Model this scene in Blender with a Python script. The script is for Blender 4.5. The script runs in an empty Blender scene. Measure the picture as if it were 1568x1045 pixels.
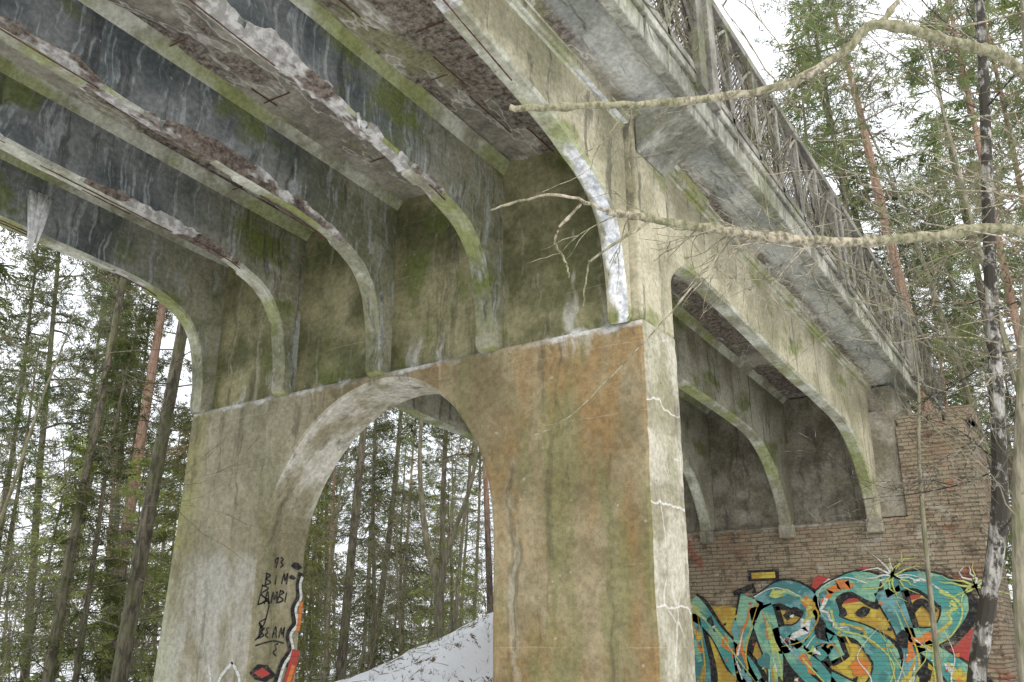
import bpy, math, random
import numpy as np
from mathutils import Vector, noise as mn
random.seed(7)
S=8.5; EYE=1.6
def P(x,y,z): return (x*S,y*S,z*S+EYE)
sc=bpy.context.scene
# ------------------------------------------------------------------ materials
class M:
    def __init__(s,name,rough=0.9):
        s.m=bpy.data.materials.new(name); s.m.use_nodes=True; s.nt=s.m.node_tree
        s.b=s.nt.nodes['Principled BSDF']; s.b.inputs['Roughness'].default_value=rough
        try: s.b.inputs['Specular IOR Level'].default_value=0.2
        except: pass
        s.geo=s.nt.nodes.new('ShaderNodeNewGeometry')
        s.pos=s.geo.outputs['Position']
        tc=s.nt.nodes.new('ShaderNodeTexCoord'); s.obj=tc.outputs['Object']
        sx=s.nt.nodes.new('ShaderNodeSeparateXYZ'); s.nt.links.new(s.pos,sx.inputs[0]); s.x,s.y,s.z=sx.outputs
        sn=s.nt.nodes.new('ShaderNodeSeparateXYZ'); s.nt.links.new(s.geo.outputs['True Normal'],sn.inputs[0]); s.nx,s.ny,s.nz=sn.outputs
        s._w={}
    def put(s,inp,v):
        if isinstance(v,bpy.types.NodeSocket): s.nt.links.new(v,inp)
        elif isinstance(v,(tuple,list)):
            inp.default_value=tuple(v)+((1,) if len(v)==3 and len(inp.default_value)==4 else ())
        else: inp.default_value=v
    def math(s,op,a,b=0.0,clamp=False):
        n=s.nt.nodes.new('ShaderNodeMath'); n.operation=op; n.use_clamp=clamp
        s.put(n.inputs[0],a); s.put(n.inputs[1],b); return n.outputs[0]
    def scale(s,vec,v,off=(0,0,0)):
        n=s.nt.nodes.new('ShaderNodeMapping'); s.put(n.inputs[0],vec); n.inputs['Scale'].default_value=v; n.inputs['Location'].default_value=off; return n.outputs[0]
    def noise(s,vec,sc_,det=4,rough=.6,color=False):
        n=s.nt.nodes.new('ShaderNodeTexNoise'); s.put(n.inputs['Vector'],vec); n.inputs['Scale'].default_value=sc_
        n.inputs['Detail'].default_value=min(det,4); n.inputs['Roughness'].default_value=rough
        return n.outputs[1 if color else 0]
    def voro(s,vec,sc_,feat='F1'):
        n=s.nt.nodes.new('ShaderNodeTexVoronoi'); n.feature=feat; s.put(n.inputs['Vector'],vec); n.inputs['Scale'].default_value=sc_
        return n.outputs['Distance']
    def ramp(s,v,a,b,t0=0.0,t1=1.0):
        n=s.nt.nodes.new('ShaderNodeMapRange'); n.interpolation_type='SMOOTHSTEP'; n.clamp=True
        s.put(n.inputs[0],v)
        if a<=b: n.inputs[1].default_value=a;n.inputs[2].default_value=b;n.inputs[3].default_value=t0;n.inputs[4].default_value=t1
        else: n.inputs[1].default_value=b;n.inputs[2].default_value=a;n.inputs[3].default_value=t1;n.inputs[4].default_value=t0
        return n.outputs[0]
    def mul(s,*a):
        r=a[0]
        for q in a[1:]: r=s.math('MULTIPLY',r,q)
        return r
    def mix(s,f,a,b,mode='MIX'):
        n=s.nt.nodes.new('ShaderNodeMix'); n.data_type='RGBA'; n.blend_type=mode
        s.put(n.inputs[0],f); s.put(n.inputs[6],a); s.put(n.inputs[7],b); return n.outputs[2]
    def warped(s):
        if 'w' not in s._w: s._w['w']=s.warp(s.pos,1.4,.35)
        return s._w['w']
    def warp(s,vec,sc_,amt):
        c=s.noise(vec,sc_,2,.6,True)
        n=s.nt.nodes.new('ShaderNodeVectorMath'); n.operation='MULTIPLY_ADD'; s.put(n.inputs[0],c); n.inputs[1].default_value=(amt,)*3; s.put(n.inputs[2],vec); return n.outputs[0]
    def bump(s,h,strength=.5,dist=.02):
        n=s.nt.nodes.new('ShaderNodeBump'); n.inputs['Strength'].default_value=strength; n.inputs['Distance'].default_value=dist
        s.put(n.inputs['Height'],h); s.nt.links.new(n.outputs[0],s.b.inputs['Normal'])
    def col(s,c): s.put(s.b.inputs['Base Color'],c)

def band(m,v,c,w,soft):
    d=m.math('ABSOLUTE',m.math('SUBTRACT',v,c)); return m.ramp(d,w+soft,w)
def finish(m,c,bstr=.5,extra=None):
    p=m.pos
    fine=m.noise(p,17,4,.72); c=m.mix(m.ramp(fine,.28,.72,.0,1),m.mix(1,c,(.74,.74,.73),'MULTIPLY'),m.mix(1,c,(1.24,1.24,1.24),'MULTIPLY'))
    spot=m.voro(m.warped(),6); gate=m.noise(p,2,2); sm=m.mul(m.ramp(spot,.12,.07),m.ramp(gate,.52,.58))
    c=m.mix(m.mul(sm,.55),c,(.45,.43,.37))
    dk=m.mul(m.ramp(spot,.11,.05),m.ramp(gate,.48,.42)); c=m.mix(m.mul(dk,.6),c,(.09,.08,.06))
    m.col(c)
    h=m.math('ADD',m.noise(p,6,4,.6),m.mul(fine,.25))
    if extra is not None: h=m.math('ADD',h,extra)
    m.bump(h,bstr,.03)
def streaks(m,sx=5,sz=.3,lo=.5,hi=.68,off=(0,0,0)):
    return m.ramp(m.noise(m.scale(m.warped(),(sx,sx,sz),off),1.0,4,.65),lo,hi)
def cracks(m,sc_,w,cov=.5):
    v=m.voro(m.scale(m.warped(),(1,1,.6)),sc_,'DISTANCE_TO_EDGE'); return m.mul(m.ramp(v,w,w*.2),m.ramp(m.noise(m.pos,1.1,2),cov,cov+.05))

def mat_pier():
    m=M('pier_concrete'); p=m.pos
    n=m.noise(m.warped(),.9,4,.6)
    low=m.mix(m.ramp(n,.36,.64),(.20,.165,.09),(.35,.295,.18))
    n2=m.noise(m.scale(p,(1,1,.4),(3,1,7)),1.1,4,.7)
    right=m.ramp(m.x,-8.5,-6.0)
    low=m.mix(m.mul(m.ramp(n2,.42,.60),right,.65),low,(.28,.165,.06))
    low=m.mix(m.mul(m.ramp(m.noise(m.scale(p,(1.3,1.3,.22),(9,9,2)),1.5,4,.6),.49,.62),.55),low,(.185,.19,.075))
    left=m.ramp(m.x,-8.5,-9.5)
    low=m.mix(m.mul(left,.5),low,m.mix(m.ramp(n2,.4,.6),(.24,.23,.15),(.40,.38,.28)))
    low=m.mix(m.mul(m.ramp(m.math('ADD',m.x,m.mul(m.z,-.03)),-11.3,-12.0),m.ramp(n2,.35,.6),.9),low,(.31,.32,.07))
    pale=m.mul(left,m.ramp(m.math('ADD',m.z,m.mul(n,1.6)),3.6,3.2),m.ramp(m.nx,.6,.3),m.ramp(n2,.35,.58))
    low=m.mix(m.mul(pale,.65),low,(.47,.46,.41))
    up=m.mix(m.ramp(m.noise(p,1.0,4,.6),.38,.62),(.125,.125,.06),(.32,.295,.165))
    up=m.mix(m.mul(m.ramp(m.noise(m.scale(p,(1,1,.5),(2,7,3)),2.2,4),.53,.67),.65),up,(.14,.17,.045))
    up=m.mix(m.mul(streaks(m,7,.25,.56,.68,(3,1,2)),.5),up,(.40,.38,.27))
    zz=m.math('ADD',m.z,m.mul(n,.12))
    c=m.mix(m.ramp(zz,5.02,5.1),low,up)
    rev=m.mul(m.ramp(m.nz,-.15,-.5),m.ramp(m.z,6,5.5)); c=m.mix(m.mul(rev,.85),c,m.mix(m.ramp(n2,.4,.6),(.32,.29,.19),(.68,.65,.56)))
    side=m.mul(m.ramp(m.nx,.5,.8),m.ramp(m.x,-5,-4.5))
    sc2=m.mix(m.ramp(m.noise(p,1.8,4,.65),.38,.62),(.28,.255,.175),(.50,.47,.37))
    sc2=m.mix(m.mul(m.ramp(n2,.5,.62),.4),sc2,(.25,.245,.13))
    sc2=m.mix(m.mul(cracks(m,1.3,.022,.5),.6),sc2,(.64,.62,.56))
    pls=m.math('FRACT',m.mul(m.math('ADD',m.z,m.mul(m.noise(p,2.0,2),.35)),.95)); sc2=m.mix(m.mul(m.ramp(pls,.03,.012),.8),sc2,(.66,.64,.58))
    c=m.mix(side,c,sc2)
    c=m.mix(m.mul(streaks(m,4,.16,.54,.68),.6),c,(.09,.083,.05))
    c=m.mix(m.mul(streaks(m,3,.18,.60,.70,(4,2,1)),.5),c,(.46,.44,.35))
    imp=m.math('ADD',m.z,m.mul(m.noise(p,5,4),.30))
    brk=m.noise(m.scale(p,(1,1,.2),(1,1,1)),1.3,4)
    w=m.mul(band(m,imp,5.13,.015,.07),m.ramp(brk,.40,.56,.12,1),m.ramp(m.nx,.6,.3))
    drip=m.mul(m.ramp(m.noise(m.scale(m.warped(),(5,5,.6)),1,4),.53,.64),m.ramp(m.z,4.6,5.05),m.ramp(m.z,5.12,5.05),m.ramp(brk,.48,.60))
    dup=m.mul(m.ramp(m.noise(m.scale(m.warped(),(4,4,.6),(5,5,5)),1,4),.53,.64),m.ramp(m.z,5.6,5.1),m.ramp(m.z,5.0,5.08),m.ramp(brk,.48,.60))
    c=m.mix(m.math('MAXIMUM',m.mul(w,.85),m.math('MAXIMUM',m.mul(drip,.65),m.mul(dup,.5))),c,(.68,.68,.66))
    pl=m.math('FRACT',m.mul(m.math('ADD',m.z,m.mul(n,.10)),1.25)); pm=m.mul(m.ramp(pl,.015,.0),m.ramp(n2,.46,.54))
    c=m.mix(m.mul(pm,.4),c,(.5,.47,.38))
    finish(m,c,.5); return m.m
def mat_girder(outer=False):
    m=M('girder_concrete_outer' if outer else 'girder_concrete'); p=m.pos
    n=m.noise(m.warped(),1.0,4,.6)
    if outer: c=m.mix(m.ramp(n,.36,.64),(.27,.25,.16),(.50,.455,.325))
    else:
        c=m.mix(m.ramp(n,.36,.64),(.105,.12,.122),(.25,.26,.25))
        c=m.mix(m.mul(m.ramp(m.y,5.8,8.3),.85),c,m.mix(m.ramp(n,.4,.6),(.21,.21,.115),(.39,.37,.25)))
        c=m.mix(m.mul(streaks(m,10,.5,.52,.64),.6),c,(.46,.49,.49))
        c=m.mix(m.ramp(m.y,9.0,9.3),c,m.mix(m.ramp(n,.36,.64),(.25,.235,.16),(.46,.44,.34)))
    alg=m.noise(m.scale(p,(.6,.6,1),(2,2,2)),1.1,4,.6)
    c=m.mix(m.mul(m.ramp(alg,.55,.66),.75),c,(.15,.18,.035))
    c=m.mix(m.mul(streaks(m,6,.35,.55,.67,(7,7,7)),.6),c,(.05,.05,.044))
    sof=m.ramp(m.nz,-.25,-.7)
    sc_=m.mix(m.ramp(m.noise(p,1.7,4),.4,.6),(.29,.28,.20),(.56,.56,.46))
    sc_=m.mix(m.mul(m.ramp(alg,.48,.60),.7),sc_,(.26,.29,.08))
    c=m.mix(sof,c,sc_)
    if outer:
        w=m.mul(m.ramp(m.y,7.2,7.5),m.ramp(m.y,8.47,8.44),m.ramp(m.nx,.5,.3),m.ramp(m.math('ADD',m.x,m.mul(m.noise(m.scale(p,(3,2,1.2)),2,4),.4)),-4.16,-4.06))
        c=m.mix(m.mul(w,.95),c,m.mix(m.ramp(m.noise(p,9,4),.35,.6),(.5,.52,.55),(.90,.91,.92)))
    finish(m,c,.55); return m.m
def mat_spall():
    m=M('spalled_concrete'); p=m.pos
    c=m.mix(m.ramp(m.noise(p,14,4,.75),.33,.67),(.085,.062,.05),(.30,.25,.205))
    c=m.mix(m.ramp(m.noise(m.scale(p,(1,.5,1)),2.0,4,.7),.46,.53),c,m.mix(m.ramp(m.noise(p,9,3),.4,.6),(.38,.36,.33),(.68,.66,.62)))
    m.col(c); m.bump(m.noise(p,14,4,.75),1.0,.04); return m.m
def mat_soffit():
    m=M('slab_soffit'); p=m.pos
    n=m.noise(m.warped(),1.0,4,.65)
    c=m.mix(m.ramp(n,.36,.64),(.19,.175,.14),(.41,.38,.31))
    spn=m.noise(m.scale(p,(1.2,.45,1),(4,1,2)),1.3,4,.6)
    rough=m.ramp(spn,.48,.54)
    c=m.mix(rough,c,m.mix(m.ramp(m.noise(p,13,4,.78),.33,.67),(.075,.062,.05),(.33,.285,.235)))
    c=m.mix(m.mul(m.ramp(m.noise(m.scale(p,(1,.4,1),(9,4,2)),1.4,4),.55,.66),.6),c,(.28,.28,.13))
    c=m.mix(m.mul(band(m,spn,.475,.004,.008),.6),c,(.62,.59,.55))
    c=m.mix(m.ramp(m.x,-3.95,-3.8),c,m.mix(m.ramp(n,.4,.6),(.27,.28,.25),(.48,.48,.43)))
    finish(m,c,.8,m.mul(rough,-1.0)); return m.m
def mat_grey(name,a,b,algae=.3):
    m=M(name); p=m.pos
    c=m.mix(m.ramp(m.noise(m.warped(),1.4,4,.65),.36,.64),a,b)
    c=m.mix(m.mul(streaks(m,5,.4,.52,.66),.6),c,(.08,.08,.065))
    c=m.mix(m.mul(m.ramp(m.noise(p,1.7,4),.52,.64),algae),c,(.16,.18,.05))
    finish(m,c,.5); return m.m
def mat_brick():
    m=M('old_brick'); 
    cx=m.nt.nodes.new('ShaderNodeCombineXYZ'); m.put(cx.inputs[0],m.math('ADD',m.x,m.y)); m.put(cx.inputs[1],m.z)
    v=m.warp(cx.outputs[0],2.5,.03)
    b=m.nt.nodes.new('ShaderNodeTexBrick'); m.put(b.inputs['Vector'],v)
    b.inputs['Scale'].default_value=1; b.inputs['Brick Width'].default_value=.27; b.inputs['Row Height'].default_value=.083
    b.inputs['Mortar Size'].default_value=.009; b.inputs['Mortar Smooth'].default_value=.3; b.inputs['Bias'].default_value=-.1
    b.inputs['Color1'].default_value=(.26,.17,.11,1); b.inputs['Color2'].default_value=(.35,.27,.175,1); b.inputs['Mortar'].default_value=(.17,.145,.105,1)
    c=b.outputs['Color']; p=m.pos
    c=m.mix(m.mul(m.ramp(m.noise(p,.9,4,.65),.36,.54),.8),c,m.mix(b.outputs['Fac'],(.32,.27,.185),(.14,.12,.085)))
    c=m.mix(m.mul(m.ramp(m.noise(m.scale(p,(1,1,1),(4,4,4)),1.2,4),.60,.65),.7),c,(.30,.095,.06))
    c=m.mix(m.mul(m.ramp(m.noise(p,4,4,.75),.52,.64),.7),c,(.08,.07,.053))
    c=m.mix(m.mul(m.ramp(m.noise(p,2.2,4,.75),.58,.67),.6),c,(.46,.43,.36))
    m.col(c)
    h=m.math('SUBTRACT',m.noise(p,11,4,.7),m.mul(b.outputs['Fac'],.9)); m.bump(h,.9,.03); return m.m
def mat_bark(name,a,b,vert=.25,sc_=14,moss=0,birch=False,redtop=None):
    m=M(name); p=m.obj
    n=m.noise(m.scale(p,(1,1,vert)),sc_,3,.7)
    c=m.mix(m.ramp(n,.35,.65),a,b)
    if redtop:
        sx=m.nt.nodes.new('ShaderNodeSeparateXYZ'); m.put(sx.inputs[0],p)
        c=m.mix(m.mul(m.ramp(m.math('ADD',sx.outputs[2],m.mul(n,2)),3.5,6.5),1),c,m.mix(m.ramp(n,.4,.6),redtop,(.38,.26,.19)))
    if birch:
        d=m.ramp(m.noise(m.scale(p,(1.3,1.3,1.0)),3.2,4,.75),.40,.50); c=m.mix(d,c,(.05,.045,.035))
    if moss: c=m.mix(m.mul(m.ramp(m.noise(p,2,2),.45,.6),moss),c,(.15,.165,.07))
    m.col(c); m.bump(n,.8,.02); return m.m
def mat_leaf(name,a,b):
    m=M(name,.7); oi=m.nt.nodes.new('ShaderNodeObjectInfo')
    c=m.mix(m.ramp(m.noise(m.obj,1.1,1,.7),.35,.65),a,b)
    hs=m.nt.nodes.new('ShaderNodeHueSaturation'); m.put(hs.inputs['Value'],m.ramp(oi.outputs['Random'],0,1,.7,1.45)); m.put(hs.inputs['Color'],c)
    m.put(hs.inputs['Hue'],m.ramp(oi.outputs['Random'],0,1,.48,.505))
    m.col(hs.outputs[0])
    tr=m.nt.nodes.new('ShaderNodeBsdfTranslucent'); m.put(tr.inputs[0],hs.outputs[0]); mx=m.nt.nodes.new('ShaderNodeMixShader'); mx.inputs[0].default_value=.45
    out=m.nt.nodes['Material Output']; m.nt.links.new(m.b.outputs[0],mx.inputs[1]); m.nt.links.new(tr.outputs[0],mx.inputs[2]); m.nt.links.new(mx.outputs[0],out.inputs[0])
    return m.m
def mat_paint(name,a,b=None,sc_=3,lo=.45,hi=.55):
    m=M(name,.6); p=m.pos
    c=m.mix(m.ramp(m.noise(m.warp(p,2,.3),sc_,4),lo,hi),a,b or a)
    c=m.mix(m.mul(m.ramp(m.noise(p,14,4,.75),.50,.62),.45),c,(.17,.15,.11))
    jo=m.math('FRACT',m.mul(m.z,1/.083)); c=m.mix(m.mul(m.ramp(jo,.13,.05),.5),c,(.10,.09,.07))
    m.col(c); m.bump(m.math('ADD',m.noise(p,14,3),m.mul(m.ramp(jo,.05,.13),.6)),.6,.02); return m.m
def mat_ground():
    m=M('forest_floor'); p=m.pos
    c=m.mix(m.ramp(m.noise(p,9,4,.75),.35,.65),(.07,.05,.03),(.24,.17,.10))
    c=m.mix(m.mul(m.ramp(m.noise(p,1.5,4),.5,.6),.6),c,(.09,.10,.04))
    sn=m.math('ADD',m.noise(p,.55,3,.6),m.mul(m.math('SUBTRACT',m.noise(p,3.2,4,.85),.5),1.7))
    sm=m.ramp(sn,.29,.35)
    c=m.mix(sm,c,(.93,.94,.96)); m.col(c); m.bump(m.math('ADD',m.noise(p,3,4,.7),m.mul(sm,.5)),.45,.12); return m.m
def mat_simple(name,a,b,sc_=10):
    m=M(name); c=m.mix(m.ramp(m.noise(m.pos,sc_,4,.7),.35,.65),a,b); m.col(c); m.bump(m.noise(m.pos,sc_*2,3),.6,.01); return m.m

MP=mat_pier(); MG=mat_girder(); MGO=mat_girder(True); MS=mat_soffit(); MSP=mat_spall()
MF=mat_grey('fascia_concrete',(.19,.185,.15),(.44,.43,.36)); MA=mat_grey('abutment_concrete',(.18,.16,.12),(.38,.35,.28),.2)
MRAIL=mat_grey('railing_concrete',(.15,.14,.115),(.32,.305,.26),.35)
MB_=mat_brick(); MGR=mat_ground(); MASPH=mat_simple('asphalt',(.04,.04,.04),(.07,.07,.065),20)
MRUST=mat_simple('rusty_steel',(.06,.035,.025),(.17,.09,.06),18); MLIME=mat_simple('lime_deposit',(.6,.6,.58),(.88,.88,.86),14)
MNET=mat_simple('weathered_netting',(.05,.043,.034),(.24,.215,.18),4)
# ------------------------------------------------------------------ mesh helpers
class MB:
    def __init__(s): s.v=[]; s.f=[]; s.mi=[]
    def quad(s,a,b,c,d,mi=0):
        i=len(s.v); s.v+= [a,b,c,d]; s.f.append((i,i+1,i+2,i+3)); s.mi.append(mi)
    def poly(s,pts,mi=0):
        i=len(s.v); s.v+=pts; s.f.append(tuple(range(i,i+len(pts)))); s.mi.append(mi)
    def box(s,x0,x1,y0,y1,z0,z1,mi=0):
        i=len(s.v); s.v+=[(x0,y0,z0),(x1,y0,z0),(x1,y1,z0),(x0,y1,z0),(x0,y0,z1),(x1,y0,z1),(x1,y1,z1),(x0,y1,z1)]
        for f in ((0,3,2,1),(4,5,6,7),(0,1,5,4),(1,2,6,5),(2,3,7,6),(3,0,4,7)): s.f.append(tuple(i+k for k in f)); s.mi.append(mi)
    def tube(s,pts,rad,sides=5,mi=0):
        n=len(pts); base=len(s.v)
        for k in range(n):
            p=Vector(pts[k]); t=(Vector(pts[min(k+1,n-1)])-Vector(pts[max(k-1,0)])).normalized()
            u=t.cross(Vector((0.31,0.12,1)) if abs(t.z)<.9 else Vector((1,.1,0))).normalized(); w=t.cross(u)
            for j in range(sides):
                a=2*math.pi*j/sides; q=p+(u*math.cos(a)+w*math.sin(a))*rad[k]; s.v.append((q.x,q.y,q.z))
        for k in range(n-1):
            for j in range(sides):
                a=base+k*sides+j; b=base+k*sides+(j+1)%sides; s.f.append((a,b,b+sides,a+sides)); s.mi.append(mi)
        s.f.append(tuple(base+j for j in range(sides))[::-1]); s.mi.append(mi)
        s.f.append(tuple(base+(n-1)*sides+j for j in range(sides))); s.mi.append(mi)
    def extrude_y(s,poly,y0,y1,mi=0):
        n=len(poly); i=len(s.v); s.v+=[(x,y0,z) for x,z in poly]+[(x,y1,z) for x,z in poly]
        s.f.append(tuple(range(i,i+n))); s.f.append(tuple(range(i+2*n-1,i+n-1,-1))); s.mi+=[mi,mi]
        for k in range(n):
            a=i+k;b=i+(k+1)%n; s.f.append((b,a,a+n,b+n)); s.mi.append(mi)
    def obj(s,name,mats,parent=None,smooth=False,bevel=0,recalc=True):
        me=bpy.data.meshes.new(name); me.from_pydata([tuple(p) for p in s.v],[],s.f)
        for mt in mats: me.materials.append(mt)
        me.polygons.foreach_set('material_index',s.mi)
        if smooth: me.polygons.foreach_set('use_smooth',[True]*len(s.f))
        me.update()
        if recalc:
            import bmesh; bm=bmesh.new(); bm.from_mesh(me); bmesh.ops.recalc_face_normals(bm,faces=bm.faces); bm.to_mesh(me); bm.free()
        o=bpy.data.objects.new(name,me); sc.collection.objects.link(o)
        if parent: o.parent=parent
        if bevel:
            b=o.modifiers.new('bevel','BEVEL'); b.width=bevel; b.segments=2; b.limit_method='ANGLE'; b.angle_limit=math.radians(50)
        return o
def empty(name):
    o=bpy.data.objects.new(name,None); sc.collection.objects.link(o); return o
def nz(x,y,z,s=1.0): return mn.noise(Vector((x*s,y*s,z*s)))
def catmull(pts,n=8):
    out=[]; 
    for i in range(len(pts)-1):
        p0=np.array(pts[max(i-1,0)],float);p1=np.array(pts[i],float);p2=np.array(pts[i+1],float);p3=np.array(pts[min(i+2,len(pts)-1)],float)
        for k in range(n):
            t=k/n; out.append(tuple(.5*((2*p1)+(-p0+p2)*t+(2*p0-5*p1+4*p2-p3)*t*t+(-p0+3*p1-3*p2+p3)*t**3)))
    out.append(tuple(map(float,pts[-1]))); return out
# ------------------------------------------------------------------ bridge
bridge=empty('concrete_road_bridge')
ZI=.40
def deckz(y): return .70-.06*(y-1)
def make_pier(y0,nm):
    y1=y0+.105; g=-.26; zt=deckz(y0)+.005
    arch=[]
    cx=-.915
    for k in range(0,41):
        a=math.pi*k/40; hw=.208 if a<math.pi/2 else .257
        ca=math.cos(a); arch.append((cx+hw*ca+nz(k*.4,y0,2)*.002,.135+.25*(max(0,math.sin(a))**(1.0 if ca>0 else 1.12))))
    rj=random.Random(2)
    re=[(-.4695+rj.uniform(-.0011,.0006)+nz(z*6,1,1)*.0012,z) for z in np.linspace(-.2,.385,46)]
    le=[(-1.384-.036*((.39-z)/.6)**1.3+rj.uniform(-.0008,.0008),z) for z in np.linspace(.385,-.2,40)]
    poly=[(-.469,g)]+re+[(-.469,ZI),(-.9,ZI+.001),(-1.382,ZI)]+le+[(-1.43,g),(-1.174,g)]+[(-1.172,.0)]+arch[::-1]+[(-.707,.0),(-.705,g)]
    mb=MB(); mb.extrude_y([(x*S,z*S+EYE) for x,z in poly],y0*S,y1*S)
    mb.obj(nm+'_body',[MP],bridge,bevel=.05)
    mb=MB(); mb.box(-1.368*S,-.522*S,(y0+.014)*S,(y1-.012)*S,ZI*S+EYE-.02,zt*S+EYE); mb.obj(nm+'_spandrel_wall',[MP],bridge)
    mb=MB()
    mb.box(-.515*S,-.471*S,(y0+.001)*S,(y1-.002)*S,ZI*S+EYE-.01,zt*S+EYE)
    mb.obj(nm+'_pilaster',[MGO],bridge,bevel=.03)
    br=[(-.470,.648),(-.455,.662),(-.435,.672),(-.40,.679),(-.388,.681),(-.388,.705),(-.470,.705)]
    mb=MB(); mb.extrude_y([(x*S,z*S+EYE-(y0-1)*.06*S) for x,z in br],(y0+.004)*S,(y1-.004)*S); mb.obj(nm+'_bracket',[MF],bridge,bevel=.02)
make_pier(1.0,'pier'); make_pier(-.335,'rear_pier')
GX=[-1.36,-1.145,-.93,-.715,-.50]
span1=[(-.225,.40),(-.21,.50),(-.18,.56),(-.12,.60),(-.02,.63),(.1,.643),(.25,.642),(.365,.636),(.465,.628),(.55,.62),(.65,.612),(.75,.605),(.81,.600),(.86,.592),(.908,.578),(.945,.556),(.970,.52),(.983,.47),(.988,.43),(.990,.398)]
span2=[(1.113,.40),(1.122,.46),(1.14,.505),(1.18,.535),(1.22,.545),(1.4,.537),(1.65,.512),(1.9,.497),(2.05,.485),(2.13,.467),(2.2,.43),(2.26,.37),(2.295,.31),(2.31,.27)]
def girder(gi,x,pts,ends,mat,lift=None):
    path=catmull([(ends[0],pts[0][1])]+pts+[(ends[1],pts[-1][1])],12)
    mb=MB(); w=.015*S*(1.0); sec=[]; fl=[]
    for (y,zb) in path:
        if lift: zb=zb+lift(y)
        Y=y*S; Zb=zb*S+EYE; Zt=deckz(y)*S+EYE+.03
        j=nz(x*9,Y*1.7,1.3)*.02+nz(x*5,Y*6,4)*.016
        fade=max(0,min(1,(.90-y)/.1)) if y>0 else 0
        out=[]
        for sd in (0,1):
            q=nz(x*7+3+sd*11,Y*.55,8)+.35*nz(x*3+sd*5,Y*2.2,4)+.12*nz(x,Y*9,sd)+.08
            h=max(0,q)*.42*fade; h=min(h,.17)
            out.append(h+(.018*nz(x,Y*11,sd+3) if h>.01 else 0))
        hl,hr=out; dl=.035 if hl>.012 else 0; dr=.035 if hr>.012 else 0
        sec.append([(x*S-w-.13,Y,Zt),(x*S-w,Y,Zt-.15),(x*S-w+j*.3,Y,Zb+.045+hl),(x*S-w+dl+j*.3,Y,Zb+.04+hl*.85),(x*S-w+.03+dl,Y,Zb+j*.5+dl*.5),
                    (x*S+w-.03-dr,Y,Zb+j*.5+dr*.5),(x*S+w-dr+j*.3,Y,Zb+.04+hr*.85),(x*S+w+j*.3,Y,Zb+.045+hr),(x*S+w,Y,Zt-.15),(x*S+w+.13,Y,Zt)])
        qb=nz(x*5+2,Y*.5,1)+.3*nz(x,Y*2,7)
        fl.append((dl>0,dr>0,qb>.16 and fade>.5))
    for s_ in sec: mb.v+=s_
    n=10
    for k in range(len(sec)-1):
        for j in range(n-1):
            mb.f.append((k*n+j,k*n+j+1,(k+1)*n+j+1,(k+1)*n+j))
            mb.mi.append(1 if (j in (2,3) and fl[k][0]) or (j in (5,6) and fl[k][1]) or (j==4 and fl[k][2]) else 0)
    mb.f.append(tuple(range(n))); mb.mi.append(0); mb.f.append(tuple((len(sec)-1)*n+j for j in range(n))); mb.mi.append(0)
    return mb.obj('girder_%d'%gi,[mat,MSP],bridge)
for i,x in enumerate(GX):
    outer=(i==4)
    lf=(lambda y:max(0,min(1,(.88-y)/.3))*.035) if outer else ((lambda y:max(0,min(1,(.80-y)/.2))*.018) if i==3 else None)
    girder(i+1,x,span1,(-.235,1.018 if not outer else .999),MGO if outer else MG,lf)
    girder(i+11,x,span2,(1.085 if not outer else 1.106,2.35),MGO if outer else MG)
mb=MB(); ys=np.linspace(-.5,2.5,420); xs=np.linspace(-1.465,-.386,90)
for y in ys:
    for x in xs:
        X=x*S;Y=y*S; r=nz(X,Y*.45,0,1.0); sp=max(0,min(1,(r-.12)*9))
        z=deckz(y)*S+EYE+sp*.05+nz(X,Y,0,5)*.018*(.3+sp)
        mb.v.append((X,Y,z))
nx_=len(xs)
for a in range(len(ys)-1):
    for b in range(nx_-1):
        k=a*nx_+b; mb.f.append((k,k+nx_,k+nx_+1,k+1)); mb.mi.append(0)
mb.obj('deck_soffit',[MS],bridge,recalc=False)
def sheared_box(mb,x0,x1,y0,y1,z0,z1,mi=0):
    i=len(mb.v); mb.box(x0*S,x1*S,y0*S,y1*S,z0,z1,mi)
    for k in range(i,i+8):
        v=mb.v[k]; mb.v[k]=(v[0],v[1],v[2]+deckz(v[1]/S)*S+EYE)
mb=MB(); sheared_box(mb,-1.463,-.388,-.5,2.5,.10,.26); mb.obj('deck_slab',[MF],bridge)
mb=MB(); sheared_box(mb,-1.44,-.41,-.5,2.5,.264,.32); mb.obj('road_surface',[MASPH],bridge)
mb=MB()
for x0,x1 in ((-.402,-.384),(-1.467,-1.449)):
    for k in range(12):
        ya=-.5+k*.25; sheared_box(mb,x0,x1+random.uniform(-.0006,.0006),ya,ya+.2494,-.02,.27)
    sheared_box(mb,x0-.002,x1+.005 if x0>-1 else x1,-.5,2.5,.273,.39)
mb.obj('edge_beam',[MF],bridge,bevel=.02)
mb=MB(); sheared_box(mb,-.484,-.474,1.11,2.34,-.10,.02); sheared_box(mb,-.484,-.474,-.23,.998,-.10,.02); mb.obj('cantilever_fillet',[MGO],bridge,bevel=.03)
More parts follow.
